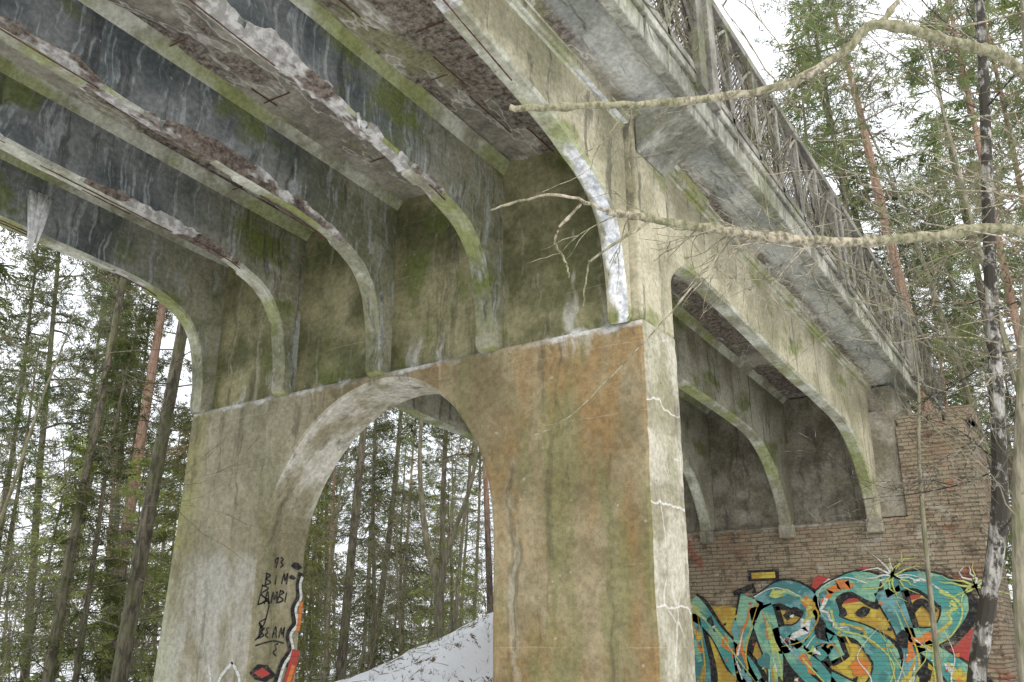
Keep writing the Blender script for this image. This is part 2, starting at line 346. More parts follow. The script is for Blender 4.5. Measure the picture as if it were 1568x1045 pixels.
# railing
rail=MB(); rb=.39; rt=1.95
for xx in (-.3865,-1.4625):
    sheared_box(rail,xx-.010,xx+.012,-.5,2.75,rt-.12,rt); sheared_box(rail,xx-.005,xx+.008,-.5,2.75,rb+.02,rb+.12)
    for y in [1.03,1.075,1.72,1.765,.35,.395,2.4,2.44]: sheared_box(rail,xx-.008,xx+.014,y-.012,y+.012,rb-.16 if xx>-1 else rb,rt-.1)
    y=-.45
    while y<2.7:
        sheared_box(rail,xx-.005,xx+.008,y-.005,y+.005,rb,rt-.1)
        yn=y+.115; xo=(xx+.006)*S
        for (ya,yb) in ((y,yn),(yn,y)):
            pts=[]
            for k in range(7):
                u=k/6; yy=ya+(yb-ya)*(u**1.6); pts.append((xo+random.uniform(-.004,.004),yy*S,deckz(yy)*S+EYE+rb+.1+(rt-rb-.2)*u))
            rail.tube(pts,[.026]*7,4)
        y=yn
rail.obj('bridge_railing',[MRAIL],bridge)
net=MB(); RN=random.Random(4); h_=rt-rb-.14
for sgn,xo in ((1,.0),(-1,.006)):
    y=-.5*S-h_
    while y<2.7*S+h_:
        a=(y,rb+.04); b=(y+sgn*h_*.8,rt-.1)
        n_=6; pts=[]
        for k in range(n_+1):
            yy=a[0]+(b[0]-a[0])*k/n_+RN.uniform(-.012,.012); zz=a[1]+(b[1]-a[1])*k/n_; pts.append((-.3855*S+xo+RN.uniform(-.006,.006)+.02*nz(yy,zz,1),yy,zz+deckz(yy/S)*S+EYE))
        w_=RN.uniform(.014,.027)
        for k in range(n_): p,q=pts[k],pts[k+1]; net.quad((p[0],p[1]-w_,p[2]),(p[0],p[1]+w_,p[2]),(q[0],q[1]+w_,q[2]),(q[0],q[1]-w_,q[2]))
        y+=.065
net.obj('wire_netting',[MNET],bridge,recalc=False)
vine=MB()
for k in range(1100):
    y=random.uniform(.5,2.65)*S; z=random.uniform(rb,rt-.35); 
    if nz(y*.5,z*.7,3)<-.05: continue
    p=Vector((-.382*S,y,deckz(y/S)*S+EYE+z)); d=Vector((0,random.uniform(-1,1),random.uniform(-.4,.6))).normalized()
    pts=[];
    for s_ in range(6):
        pts.append(tuple(p)); d=(d+Vector((random.uniform(-.2,.2),random.uniform(-.6,.6),random.uniform(-.6,.5)))).normalized(); p=p+d*.11
        p.x=min(max(p.x,-.384*S),-.374*S); p.z=min(p.z,deckz(p.y/S)*S+EYE+rt-.08)
    vine.tube(pts,[random.uniform(.004,.010)]*6,3)
# rebar
rb_=MB()
for x in GX:
    for off in (-.07,.0,.075):
        y=.02
        while y<.86:
            L=random.uniform(.05,.22)
            if random.random()<.5:
                pts=[]
                for t in np.linspace(y,min(y+L,.88),6):
                    zb=np.interp(t,[p[0] for p in span1],[p[1] for p in span1])+(max(0,min(1,(.88-t)/.3))*.035 if x==-.5 else 0)+(max(0,min(1,(.80-t)/.2))*.018 if x==-.715 else 0)
                    pts.append((x*S+off+nz(t*9,off,x)*.01,t*S,zb*S+EYE-.004+nz(t*20,x,1)*.01))
                rb_.tube(pts,[.008]*6,5)
            y+=L+random.uniform(.02,.15)
for k in range(70):
    x=random.choice([(a+b)/2+random.uniform(-.07,.07) for a,b in zip(GX[:-1],GX[1:])]); y=random.uniform(.1,.95); al=random.random()<.45
    z=deckz(y)*S+EYE-.018
    L=random.uniform(.3,1.0)
    if al: pts=[(x*S,y*S,z),(x*S+.01,y*S+L,z-.06*L)]
    else: pts=[(x*S-L*.25,y*S,z),(x*S+L*.25,y*S+.02,z)]
    rb_.tube(pts,[.008]*2,5)
rb_.obj('exposed_rebar',[MRUST],bridge)
lm=MB()
for (x,y,z,L,n_) in [(-1.3435,.642,.682,.85,34),(-.70,.7,.625,.1,4),(-.50,.75,.64,.1,4)]:
    for k in range(n_):
        dy=random.uniform(-.12,.12)*(.4+L); l=L*random.uniform(.3,1); p=P(x,y,z)
        rr=random.uniform(.010,.035)
        lm.tube([(p[0]+random.uniform(-.01,.02),p[1]+dy,p[2]-random.uniform(0,.12)),(p[0]+.015,p[1]+dy*.7+random.uniform(-.02,.02),p[2]-l*.5-.06),(p[0]+.015,p[1]+dy*.45,p[2]-l-.08)],[rr,rr*1.2,.004],6)
lm.obj('lime_stalactites',[MLIME],bridge,smooth=True)
# ------------------------------------------------------------------ abutment
ab=empty('brick_abutment')
mb=MB()
poly=[(-1.5,-.3),(-.272,-.3),(-.272,.505),(-.425,.505),(-.425,.285),(-1.5,.285)]
mb.extrude_y([(x*S,z*S+EYE) for x,z in poly],2.32*S,2.66*S); mb.obj('brick_wall',[MB_],ab)
mb=MB(); mb.box(-1.48*S,-.428*S,2.338*S,2.6*S,.28*S+EYE,.615*S+EYE); mb.obj('concrete_breast_wall',[MA],ab)
mb=MB(); mb.box(-.50*S,-.426*S,2.326*S,2.6*S,.288*S+EYE,.55*S+EYE); mb.box(-1.49*S,-.46*S,2.316*S,2.34*S,.276*S+EYE,.283*S+EYE)
for x in GX: mb.box((x-.019)*S,(x+.019)*S,2.302*S,2.33*S,.252*S+EYE,.2845*S+EYE)
mb.obj('bearing_shelf',[MA],ab,bevel=.02)
mb=MB()
for r in range(84):
    z=-.75+EYE-.3+r*.083
    if z>.505*S+EYE-.09: break
    for x0 in np.arange(-.425*S+(r%2)*.135,-.272*S,.27):
        if random.random()<.5:
            px_=random.uniform(.003,.05); mb.box(x0,x0+.25,2.32*S-px_,2.32*S+.05,z,z+.068)
    if random.random()<.6: 
        y=2.32*S-.01; mb.box(-.272*S-.1,-.272*S+random.uniform(.01,.08),y,y+.2,z,z+.068)
for k in range(150):
    x=random.uniform(-1.2,-.43)*S; z=EYE+round(random.uniform(1.1,2.3)/.083)*.083; mb.box(x,x+.25,2.32*S-random.uniform(.003,.03),2.32*S+.02,z,z+.068)
for k in range(40):
    x=random.uniform(-.43,-.28)*S; w=random.uniform(.12,.3); z=.505*S+EYE; mb.box(x,x+w,2.32*S+random.uniform(0,.5),2.32*S+.9,z-.01,z+random.choice([.07,.14,.2,.28]))
mb.obj('loose_bricks',[MB_],ab,bevel=.008)
# ------------------------------------------------------------------ graffiti
def stroke2(pts,w,taper=False,var=None):
    pts=[np.array(p,float) for p in pts]; n=len(pts); L=[];R=[]
    for i in range(n):
        a=pts[max(i-1,0)];b=pts[min(i+1,n-1)]; t=b-a; t/=np.linalg.norm(t)+1e-9; nn=np.array([-t[1],t[0]])
        ww=w*(1-.85*i/(n-1)) if taper else w
        if var: ww*=1+.28*math.sin(i*.55+var)
        L.append(pts[i]+nn*ww/2);R.append(pts[i]-nn*ww/2)
    return [(L[i],L[i+1],R[i+1],R[i]) for i in range(n-1)]
gm=[mat_paint('paint_black',(.018,.018,.02)),mat_paint('paint_turquoise',(.07,.29,.26),(.24,.45,.30),1.6),mat_paint('paint_yellow',(.55,.42,.07),(.42,.27,.05),2),
    mat_paint('paint_red',(.42,.06,.05)),mat_paint('paint_white',(.64,.65,.60)),mat_paint('paint_lime',(.46,.52,.15)),mat_paint('paint_blue',(.16,.35,.36),(.06,.20,.20),3),mat_paint('paint_orange',(.62,.20,.05))]
K,T,Yw,R_,Wt,Lm,Bl,Or=range(8)
gf=MB()
def gs(pts,w,mi,layer,sm=True,taper=False,var=None):
    if sm and len(pts)>2: pts=[p for p in catmull(pts,5)]
    Y=2.32*S-.035-.0035*layer
    for q in stroke2(pts,w,taper=taper,var=var):
        gf.quad(*[(-8.45+p[0]*.0525,Y,.62+p[1]*.0525) for p in q],mi)
def gp(pts,mi,layer):
    Y=2.32*S-.035-.0035*layer; gf.poly([(-8.45+p[0]*.0525,Y,.62+p[1]*.0525) for p in pts],mi)
rnd=random.Random(3)
def rag(pts,amp,n=3):
    out=[]; m_=len(pts)
    for i in range(m_):
        a=pts[i];b=pts[(i+1)%m_]
        for k in range(n): t=k/n; out.append((a[0]+(b[0]-a[0])*t+rnd.uniform(-amp,amp),a[1]+(b[1]-a[1])*t+rnd.uniform(-amp,amp)))
    return out
gp(rag([(0,-4),(0,30),(8,34),(20,32),(30,37),(45,34),(60,40),(75,41),(92,40),(100,34),(103,20),(108,5),(104,-4)],.8),Yw,0)
gp(rag([(50,36),(56,45),(66,41),(74,47),(82,41),(92,45),(97,38),(90,34),(60,33)],.8),R_,.5)
gp(rag([(53,37),(60,43),(70,40),(78,44),(88,39),(80,36),(62,35)],.8),Wt,1)
gp(rag([(90,20),(97,26),(110,22),(105,10),(96,6)],.8),R_,1)
LET=[[(1,-4),(3,12),(1,33)],[(0,34),(8,27),(17,15),(26,3)],[(24,1),(21,16),(28,36)],
     [(34,-3),(35,12),(31,33)],[(30,34),(41,38),(52,32),(46,22),(36,19)],[(40,20),(47,11),(60,-3)],[(50,14),(56,20),(60,13)],
     [(78,38),(68,41),(58,36),(59,26),(70,22),(78,12),(70,1),(56,3)],
     [(80,-3),(87,14),(81,38)],[(80,39),(93,41),(104,33),(98,22),(86,19)],[(90,19),(100,10),(110,-2)]]
for i,L in enumerate(LET): gs([(a+1.5,b-1.5) for a,b in L],10.5,K,2,var=i+.1)
for i,L in enumerate(LET): gs(L,9.6,K,3,var=i+.1)
for i,L in enumerate(LET): gs(L,8.1,T if i%4 else Bl,4,var=i+.1)
for i,L in enumerate(LET):
    c=catmull(L,6); n=len(c)
    for rep in range(7):
        a=rnd.randint(0,max(1,n-5)); seg=c[a:a+max(4,n//4)]
        gs([(p[0]+rnd.uniform(-.6,.6)+rnd.uniform(-1.8,1.8),p[1]+rnd.uniform(-1,1)) for p in seg],rnd.uniform(1.0,4.2),rnd.choice([Yw,Lm,Bl,K,T,Yw,Bl,Wt,Or]),5+rep*.15,False,True)
    k=n//2; gs([(p[0]-2.4,p[1]+1.9) for p in c[1:k+1]],.5,Wt,6.5,False,True)
    gs([(p[0]+2.4,p[1]-1.9) for p in c[n//3:]],.9,Lm if i%2 else Yw,6.2,False,True)
gs([(60,9),(66,14),(64,21)],3,Yw,6,True,True); gs([(41,28),(45,31),(48,29)],2.6,K,6.6); gs([(89,30),(93,33),(97,29)],2.8,K,6.6)
for (a,b,w_,h) in [(64,10,7,7),(88,8,5,5),(38,6,5,8),(10,3,9,9),(68,30,6,4),(18,24,3,8),(70,16,4,4),(98,4,7,5),(28,12,6,7),(52,24,5,9),(82,20,5,7)]:
    gp(rag([(a,b),(a+w_*.6,b+h*.5),(a+w_,b+h*.2),(a+w_*.8,b-h*.5),(a+w_*.2,b-h*.4)],.4,2),rnd.choice([K,K,Yw,Bl,Wt,Or]),7+rnd.random())
for k in range(34):
    a,b,s_=rnd.uniform(3,104),rnd.uniform(-3,36),rnd.uniform(.6,2); gp([(a,b),(a+s_,b+.5),(a+s_*.7,b-s_*.6),(a-.3,b-s_*.4)],rnd.choice([K,Wt,Or,Yw,Bl,R_]),8+rnd.random())
gs([(20,38),(29,41),(29,38)],2.2,K,3,False); gs([(27,45),(40,45)],4.4,K,3,False); gs([(28.5,45),(38.5,45)],2.4,Yw,4,False)
for k in range(26):
    cx_,cy_=((84,43) if k<14 else (112,38)); a=rnd.uniform(0,2*math.pi); pts=[(cx_,cy_)]
    for s_ in range(4): 
        a+=rnd.uniform(-.8,.8); pts.append((pts[-1][0]+math.cos(a)*rnd.uniform(2,4.5),pts[-1][1]+math.sin(a)*rnd.uniform(1,3.6)))
    gs(pts,.85,rnd.choice([Lm,Lm,Wt,Lm]),9.5,False,True)
for k in range(6):
    a=rnd.uniform(70,108); gs([(a,-4),(a+rnd.uniform(-4,4),6),(a+rnd.uniform(-5,5),14),(a+rnd.uniform(-6,6),24)],.7,rnd.choice([Wt,Lm]),9.6,True,True)
def scrib(x,y,s,mi,layer,seed,n=9):
    r=random.Random(seed); pts=[]
    for i in range(n): pts.append((x+i*s*.45+r.uniform(-.3,.3)*s,y+(s if i%2 else -s)*r.uniform(.4,1)))
    gs(pts,.5,mi,layer)
scrib(36,5,1.6,K,9.8,2); scrib(36,1,1.6,K,9.8,5)
gf.obj('wall_graffiti',gm,ab,recalc=False)
tg=MB()
def ts(pts,w,mi,layer=0,sm=True):
    if sm and len(pts)>2: pts=catmull(pts,5)
    X=-1.172*S+.008+.0035*layer
    for q in stroke2(pts,w): tg.quad(*[(X,S+max(.015,p[0]),p[1]-.20) for p in q],mi)
def tpoly(pts,mi,layer): tg.poly([(-1.172*S+.008+.0035*layer,S+a,b-.20) for a,b in pts],mi)
def letter(ch,x,z,s,w=.022):
    F={'B':[[(0,0),(.05,1)],[(.0,1),(.6,.85),(.1,.55),(.7,.25),(0,0)]],'A':[[(0,0),(.3,1),(.6,0)],[(.1,.4),(.5,.4)]],'M':[[(0,0),(.1,.9),(.35,.3),(.6,.95),(.7,0)]],
       'I':[[(.2,0),(.25,.8)]],'9':[[(.5,.6),(.2,.5),(.1,.8),(.4,1),(.55,.7),(.4,0)]],'3':[[(.1,1),(.5,.8),(.2,.55),(.55,.25),(.05,0)]],'J':[[(.1,1),(.5,.95),(.4,.1),(.1,.2)]],
       'S':[[(.6,1),(.1,.8),(.5,.4),(.0,.0)]],'E':[[(.5,.9),(.1,.8),(.3,.5),(.0,.3),(.4,.0)]],'O':[[(.3,1),(0,.5),(.3,0),(.6,.5),(.3,1)]]}
    sl=random.uniform(.0,.25)
    for st in F[ch]: ts([(x+(a+sl*b)*s*.8+random.uniform(-.006,.006),z+b*s+x*.10) for a,b in st],w,K)
letter('9',.30,2.76,.14);letter('3',.41,2.76,.14)
for i,ch in enumerate('DIM'): letter('B' if ch=='D' else ch,.18+i*.15,2.53,.16)
for i,ch in enumerate('BAMBI'): letter(ch,.08+i*.115,2.28,.17 if i else .26)
letter('J',.1,1.98,.34);letter('S',.08,1.82,.28)
for i,ch in enumerate('BEAM'): letter(ch,.14+i*.12,1.84-i*.01,.15)
ts([(.1,1.76),(.4,1.82),(.6,1.79)],.02,K)
letter('E',.42,1.58,.18)
for (a,b,w_) in ((.72,2.84,.2),(.66,2.68,.12),(.25,1.42,.42),(.72,1.5,.12)):
    tpoly([(a-w_*.5,b),(a-w_*.2,b+w_*.25),(a+w_*.2,b+w_*.22),(a+w_*.6,b-w_*.1),(a+w_*.2,b-w_*.3),(a-w_*.25,b-w_*.2)],K,1)
    if w_>.3: tpoly([(a-w_*.35,b),(a,b+w_*.15),(a+w_*.35,b-w_*.05),(a,b-w_*.18)],R_,1.5)
ts([(.83,2.75),(.80,2.6),(.82,2.4),(.74,2.25),(.78,2.05),(.68,1.9),(.74,1.7),(.60,1.5),(.5,1.25),(.3,1.1),(.05,1.15)],.12,K,1)
ts([(.85,2.7),(.82,2.58),(.85,2.4),(.77,2.25),(.82,2.05),(.71,1.9),(.77,1.7),(.63,1.5),(.52,1.22),(.3,1.1)],.05,Wt,2)
ts([(.86,2.35),(.85,2.1),(.83,1.95)],.07,Or,2.5); ts([(.83,1.7),(.74,1.35),(.6,.95)],.15,R_,2.5); ts([(.8,1.5),(.7,1.2),(.6,.9)],.07,Or,3)
def fs(pts,w,mi): 
    for q in stroke2(catmull(pts,5),w): tg.quad(*[(p[0],S-.006,p[1]) for p in q],mi)
fs([(-10.75,1.32),(-10.6,.85),(-10.85,.8)],.04,Wt); fs([(-10.25,1.35),(-10.5,1.1),(-10.3,.8),(-10.08,1.1),(-10.28,1.37)],.05,Wt)
tg.obj('column_graffiti',gm,bridge,recalc=False)
# ------------------------------------------------------------------ terrain
def sst(v,a,b):
    t=max(0,min(1,(v-a)/(b-a))); return t*t*(3-2*t)
def gz(x,y):
    base=nz(x,y,0,.06)*.5*sst(math.hypot(x,y),8,25)+nz(x,y,3,.35)*.12+nz(x,y,5,1.3)*.10
    base+=sst(y,13,21)*2.7*math.exp(-((x+12.6)/4.6)**2)+sst(math.hypot(x,y),30,120)*2.0+sst(y,13,19)*sst(x,-3,-1)*.9
    dxl=max(0,-9.3-x); dxr=max(0,x+7); dy=max(0,23-y)
    d=math.hypot(dxl*.75+dxr*1.15,dy*1.6)
    e=5.6-d*1.0 if y<60 else 5.6-d-(y-60)*.1
    k=.6; h=max(0,min(1,.5+.5*(e-base)/k)); v=base*(1-h)+e*h+k*h*(1-h)
    if y<19.9: 
        f=sst(x,-13.4,-12.0)*(1-sst(x,-2.4,-1.4)); v=v*(1-f)+min(v,.35)*f
    return v
mb=MB(); ax=sorted(set([round(v,2) for v in list(np.arange(-30,6,.25))+list(np.linspace(-400,-30,60))+list(np.linspace(6,400,60))])); ay=sorted(set([round(v,2) for v in list(np.arange(4,30,.25))+list(np.linspace(-200,4,30))+list(np.linspace(30,500,70))]))
for y in ay:
    for x in ax: mb.v.append((x,y,gz(x,y)+(nz(x,y,9,2.6)*.05 if 4<y<30 and -30<x<6 else 0)))
n=len(ax)
for a in range(len(ay)-1):
    for b in range(n-1): mb.f.append((a*n+b,a*n+b+1,(a+1)*n+b+1,(a+1)*n+b)); mb.mi.append(0)
mb.obj('ground',[MGR],smooth=True,recalc=False)
# ------------------------------------------------------------------ trees
BP=mat_bark('pine_bark',(.08,.065,.05),(.24,.19,.15),redtop=(.26,.155,.105)); BD=mat_bark('dark_bark',(.065,.058,.042),(.21,.18,.13),moss=.4)
BO=mat_bark('young_bark',(.14,.125,.085),(.30,.27,.19),moss=.4); BB=mat_bark('birch_bark',(.16,.15,.125),(.44,.42,.38),birch=True); BL=mat_bark('pale_branch_bark',(.15,.135,.085),(.50,.44,.32),.5,30,moss=.45)
LS=mat_leaf('spruce_needles',(.06,.088,.025),(.18,.21,.065)); LP=mat_leaf('pine_needles',(.085,.11,.045),(.20,.23,.095)); LY=mat_leaf('young_needles',(.17,.21,.05),(.32,.35,.11))
def rv(r,s=1): return Vector((r.gauss(0,s),r.gauss(0,s),r.gauss(0,s)))
def blade(mb,p,d,L,w,r,mi=1):
    d=d.normalized(); u=d.cross(rv(r)).normalized()*w*.5; e=p+d*L; m_=p+d*L*.5
    mb.f.append((len(mb.v),len(mb.v)+1,len(mb.v)+2,len(mb.v)+3)); mb.mi.append(mi)
    mb.v+=[tuple(p),tuple(m_+u),tuple(e),tuple(m_-u)]
def trunk(mb,h,r0,r,sides=8,lean=.03):
    pts=[];rad=[];p=Vector((0,0,-.4)); d=Vector((r.gauss(0,lean),r.gauss(0,lean),1))
    n=14
    for k in range(n+1):
        pts.append(tuple(p)); rad.append(r0*(1-.9*k/n)**.8*(1.25 if k==0 else 1)); p=p+d.normalized()*(h+.4)/n; d=d+Vector((r.gauss(0,lean*.6),r.gauss(0,lean*.6),0)); d.z=1
    mb.tube(pts,rad,sides); return pts,rad
def along(pts,t):
    f=t*(len(pts)-1); i=min(int(f),len(pts)-2); return Vector(pts[i]).lerp(Vector(pts[i+1]),f-i)
def spruce(seed,h=14,dens=1.0,z0=.06,wid=.19,bw=.040):
    r=random.Random(seed); mb=MB(); pts,_=trunk(mb,h,h*.008,r)
    nl=int(128*dens)
    for k in range(nl):
        t=z0+(1-z0)*((k+.5)/nl)**1.0; p=along(pts,t); a=r.uniform(0,6.283)
        L=(1-t)**.75*h*wid*r.uniform(.45,1.2)+.2; d=Vector((math.cos(a),math.sin(a),r.uniform(-.1,.25)+.3*t)); path=[p]
        for s_ in range(5): d.z-=.09*(1-t); d+=rv(r,.07); path.append(path[-1]+d.normalized()*L/5)
        mb.tube([tuple(q) for q in path],[.022*(1-i*.17)*(1-t*.6) for i in range(6)],3)
        if r.random()<.28-.2*t: continue
        nt=int(6+L*7)
        for j in range(nt):
            u=r.uniform(.2,1); q=along(path,u); sd=d.normalized().cross(Vector((0,0,1)))*(1 if j%2 else -1); td=(sd*r.uniform(.5,1)+d.normalized()*.6+Vector((0,0,-r.uniform(.1,.8)))).normalized(); tl=(.25+.35*L*(1-u*.6))*r.uniform(.4,.9)
            nb=int(5+tl*9)
            for b in range(nb):
                w_=b/nb; blade(mb,q+td*tl*w_+Vector((0,0,-.12*w_*tl)),td+rv(r,.4),r.uniform(.10,.26),bw*r.uniform(.6,1.2),r)
    return mb
def pine(seed,h=19,crown=.55,r0=.15):
    r=random.Random(seed); mb=MB(); pts,_=trunk(mb,h,r0,r,10,.014)
    for k in range(40):
        t=r.uniform(.08,crown); p=along(pts,t); a=r.uniform(0,6.283); L=r.uniform(.4,2.4); d=Vector((math.cos(a),math.sin(a),r.uniform(-.3,.3))); path=[p]
        for s_ in range(4): path.append(path[-1]+d.normalized()*L/4); d+=rv(r,.2)
        mb.tube([tuple(q) for q in path],[.018,.014,.01,.007,.004],3)
        for c in range(3):
            q=along(path,r.uniform(.4,1)); mb.tube([tuple(q),tuple(q+rv(r,.2)),tuple(q+rv(r,.3))],[.006,.004,.003],3)
    for k in range(46):
        t=crown+(1-crown)*(k/46)**.9; p=along(pts,t); a=r.uniform(0,6.283); L=(1.0-.75*(t-crown)/(1-crown))*h*.13*r.uniform(.5,1.1); d=Vector((math.cos(a),math.sin(a),r.uniform(-.05,.5))); path=[p]
        for s_ in range(5): path.append(path[-1]+d.normalized()*L/5); d+=rv(r,.18)
        mb.tube([tuple(q) for q in path],[.035,.028,.022,.016,.01,.005],4)
        for c in range(9):
            q=along(path,r.uniform(.35,1)); e=q+rv(r,.28)
            mb.tube([tuple(q),tuple(e)],[.008,.004],3)
            for s_ in range(3):
                cc=e+rv(r,.12)
                for b in range(11): blade(mb,cc,rv(r)+Vector((0,0,.3)),r.uniform(.10,.24),.028,r)
    return mb
def grow(mb,p,d,L,rad,depth,r,up=.15,spread=.8,mi=0):
    n=5; path=[p]; rr=[rad]
    for s_ in range(n):
        d=(d+rv(r,.16)+Vector((0,0,up*.3))).normalized(); path.append(path[-1]+d*L/n); rr.append(rad*(1-.6*(s_+1)/n))
    mb.tube([tuple(q) for q in path],rr,5 if depth>2 else 3,mi)
    if depth==0: return
    for k in range(r.randint(3,5)):
        t=r.uniform(.25,1.0); q=along(path,t); nd=(d+rv(r,spread*.6)).normalized()
        grow(mb,q,nd,L*r.uniform(.45,.72),max(.003,rad*(1-.6*t)*.6),depth-1,r,up,spread,mi)
def bare(seed,h=11,r0=.075,depth=3,nb=18,start=.25):
    r=random.Random(seed); mb=MB(); pts,rad=trunk(mb,h,r0,r,8,.06)
    for k in range(nb):
        t=start+(1-start)*k/nb; p=along(pts,t); a=r.uniform(0,6.283); d=Vector((math.cos(a),math.sin(a),r.uniform(.3,1.1))).normalized()
        grow(mb,p,d,h*.22*(1.1-t*.6)*r.uniform(.6,1.1),r0*.35*(1.1-t),depth,r)
    return mb
def shrub(seed,h=3.4):
    r=random.Random(seed); mb=MB()
    for k in range(9): grow(mb,Vector((r.gauss(0,.25),r.gauss(0,.25),-.1)),Vector((r.gauss(0,.4),r.gauss(0,.4),1)).normalized(),h*r.uniform(.5,1),.015,3,r,.1,.7)
    return mb
def mesh_of(mb,name,mats):
    o=mb.obj(name,mats,recalc=False); me=o.data; bpy.data.objects.remove(o); return me
spr=[mesh_of(spruce(s,14+s,1.0,wid=.165),'spruce_mesh',[BD,LS]) for s in range(3)]
you=[mesh_of(spruce(10+s,7,.6,wid=.25,bw=.036),'young_spruce_mesh',[BD,LY]) for s in range(2)]
pin=[mesh_of(pine(20+s,18+s,.42,.12),'pine_mesh',[BP if s==1 else BD,LP]) for s in range(3)]
bar=[mesh_of(bare(30+s,10+s),'bare_mesh',[BO]) for s in range(3)]
shr=[mesh_of(shrub(40+s),'shrub_mesh',[BO]) for s in range(2)]
def inst(me,name,x,y,s=1,rz=None,parent=None,z=None,tilt=(0,0)):
    o=bpy.data.objects.new(name,me); sc.collection.objects.link(o); o.location=(x,y,gz(x,y) if z is None else z); o.scale=(s,s,s); o.rotation_euler=(tilt[0],tilt[1],random.uniform(0,6.28) if rz is None else rz)
    if parent: o.parent=parent
    return o
forest=empty('distant_forest')
cnt=0; R=random.Random(11); placed=[]
while cnt<225:
    th=math.radians(R.uniform(-10,78)); rr=18+55*R.random()**.85; x=-math.sin(th)*rr; y=math.cos(th)*rr
    if -15.0<x<-1.0 and y<27: continue
    if y<20 and x>-16: continue
    if x>-14 and y<32 and x<-1: continue
    if any((x-a)**2+(y-b)**2<2.5 for a,b in placed): continue
    placed.append((x,y)); u=R.random()
    if u<.20: me=R.choice(spr); s=R.uniform(.6,1.2); nm='spruce'
    elif u<.42: me=R.choice(pin); s=R.uniform(.7,1.15); nm='pine'
    elif u<.70: me=R.choice(bar); s=R.uniform(.7,1.5); nm='bare'
    elif u<.86: me=R.choice(you); s=R.uniform(.5,1.3); nm='young_spruce'
    else: me=R.choice(shr); s=R.uniform(.8,1.8); nm='shrub'
    inst(me,nm,x,y,s,R.uniform(0,6.28),forest,tilt=(R.gauss(0,.04),R.gauss(0,.04))); cnt+=1
inst(mesh_of(pine(51,19,.5,.15),'pt1',[BD,LP]),'pine_tree',-14.6,9.7,1,0,tilt=(0,.02))
inst(mesh_of(pine(52,20,.55,.17),'pt2',[BP,LP]),'pine_tree.001',-20.2,13.1,1,1)
inst(mesh_of(pine(53,17,.6,.11),'pt3',[BD,LP]),'pine_tree.002',-17.3,10.0,1,2,tilt=(0,.05))
inst(mesh_of(pine(54,26,.66,.27),'pt4',[BP,LP]),'pine_tree.003',-4.2,31.0,1,3,tilt=(0,.07))
inst(spr[0],'spruce_tree',-8.5,36,1.5,0); inst(spr[1],'spruce_tree.001',-2.2,27,1.35,1); inst(spr[2],'spruce_tree.002',1.0,30,1.4,2); inst(spr[0],'spruce_tree.003',-22,16,.9,2)
inst(spr[1],'spruce_tree.004',-12.0,40,1.6,2); inst(spr[2],'spruce_tree.005',-6.0,38,1.7,4); inst(spr[0],'spruce_tree.006',1.2,22,1.2,4)
inst(pin[1],'pine_tree.004',-1.0,21,1.0,2); inst(pin[2],'pine_tree.005',-5.5,27,1.1,5); inst(pin[0],'pine_tree.006',-24,14,.9,1); inst(pin[2],'pine_tree.007',-19,14.5,.8,3)
inst(bar[0],'bare_tree',.9,18,1.4,0); inst(bar[1],'bare_tree.001',-21,19,1.1,0); inst(bar[2],'bare_tree.002',-18.5,24,1.1,0); inst(bar[0],'bare_tree.003',-19.2,9.5,.9,1)
inst(bar[1],'bare_tree.005',-2.0,24,1.4,2); inst(bar[2],'bare_tree.006',-.5,14.5,1.0,2)
inst(you[0],'young_spruce_tree',-19.5,25.5,1.0,0); inst(you[1],'young_spruce_tree.001',-23,22,1.0,1); inst(you[0],'young_spruce_tree.002',-18.5,12.5,.8,1); inst(you[1],'young_spruce_tree.003',-21,15.5,1.1,1)
for k,(x,y) in enumerate([(-17.5,21.5),(-19.5,20.5),(-16.5,24),(-18,17),(-16.8,12.3),(-20.5,11.0)]): inst(shr[k%2],'bare_shrub'+('.%03d'%k if k else ''),x,y,1.2,k)
def tree_path(name,pts,r0,r1,bark,seed,nb,bl,depth=2,start=.3,br=.012):
    r=random.Random(seed); mb=MB(); pp=catmull(pts,6); n=len(pp)
    mb.tube(pp,[r0+(r1-r0)*k/(n-1)+r0*.06*r.uniform(-1,1) for k in range(n)],9)
    for k in range(nb):
        t=start+(1-start)*r.random(); p=along(pp,t); a=r.uniform(0,6.283)
        grow(mb,p,Vector((math.cos(a),math.sin(a),r.uniform(-.1,.8))).normalized(),bl*r.uniform(.5,1),br,depth,r,.05)
    return mb.obj(name,[bark],smooth=False,recalc=False)
g=lambda x,y:gz(x,y)-.3
tree_path('birch_tree',[(-1.75,11,g(-1.75,11)),(-1.60,11,1.1),(-1.12,11,2.8),(-.92,11,4.2),(-.75,11.05,5.8),(-.35,11.1,9.2),(-.1,11.2,13)],.105,.05,BB,61,26,2.4)
tree_path('sapling_tree',[(-2.45,13.8,g(-2.4,13.8)),(-2.38,13.8,2.2),(-2.28,13.8,4),(-2.15,13.9,5.2),(-2.15,14,6.4)],.045,.010,BO,62,14,1.2,2,.2,.006)
tree_path('sapling_tree.001',[(-1.0,8.9,g(-.9,8.9)),(-.85,8.9,1.9),(-.55,8.9,3.7),(-.1,8.95,6),(.3,9,9.5)],.06,.03,BO,63,16,1.6,2,.3,.008)
tree_path('forked_tree',[(-16.1,20.3,g(-16.1,20.3)),(-16.2,20.3,3.0),(-16.7,20.3,4.6),(-17.0,20.3,7),(-16.9,20.4,10)],.13,.05,BO,64,18,2.2,2,.35)
tree_path('forked_tree.001',[(-16.15,20.2,2.6),(-15.8,20.3,4.2),(-15.0,20.3,6.2),(-14.9,20.3,9)],.09,.04,BO,65,12,2,2,.3)
gt=MB(); r=random.Random(77)
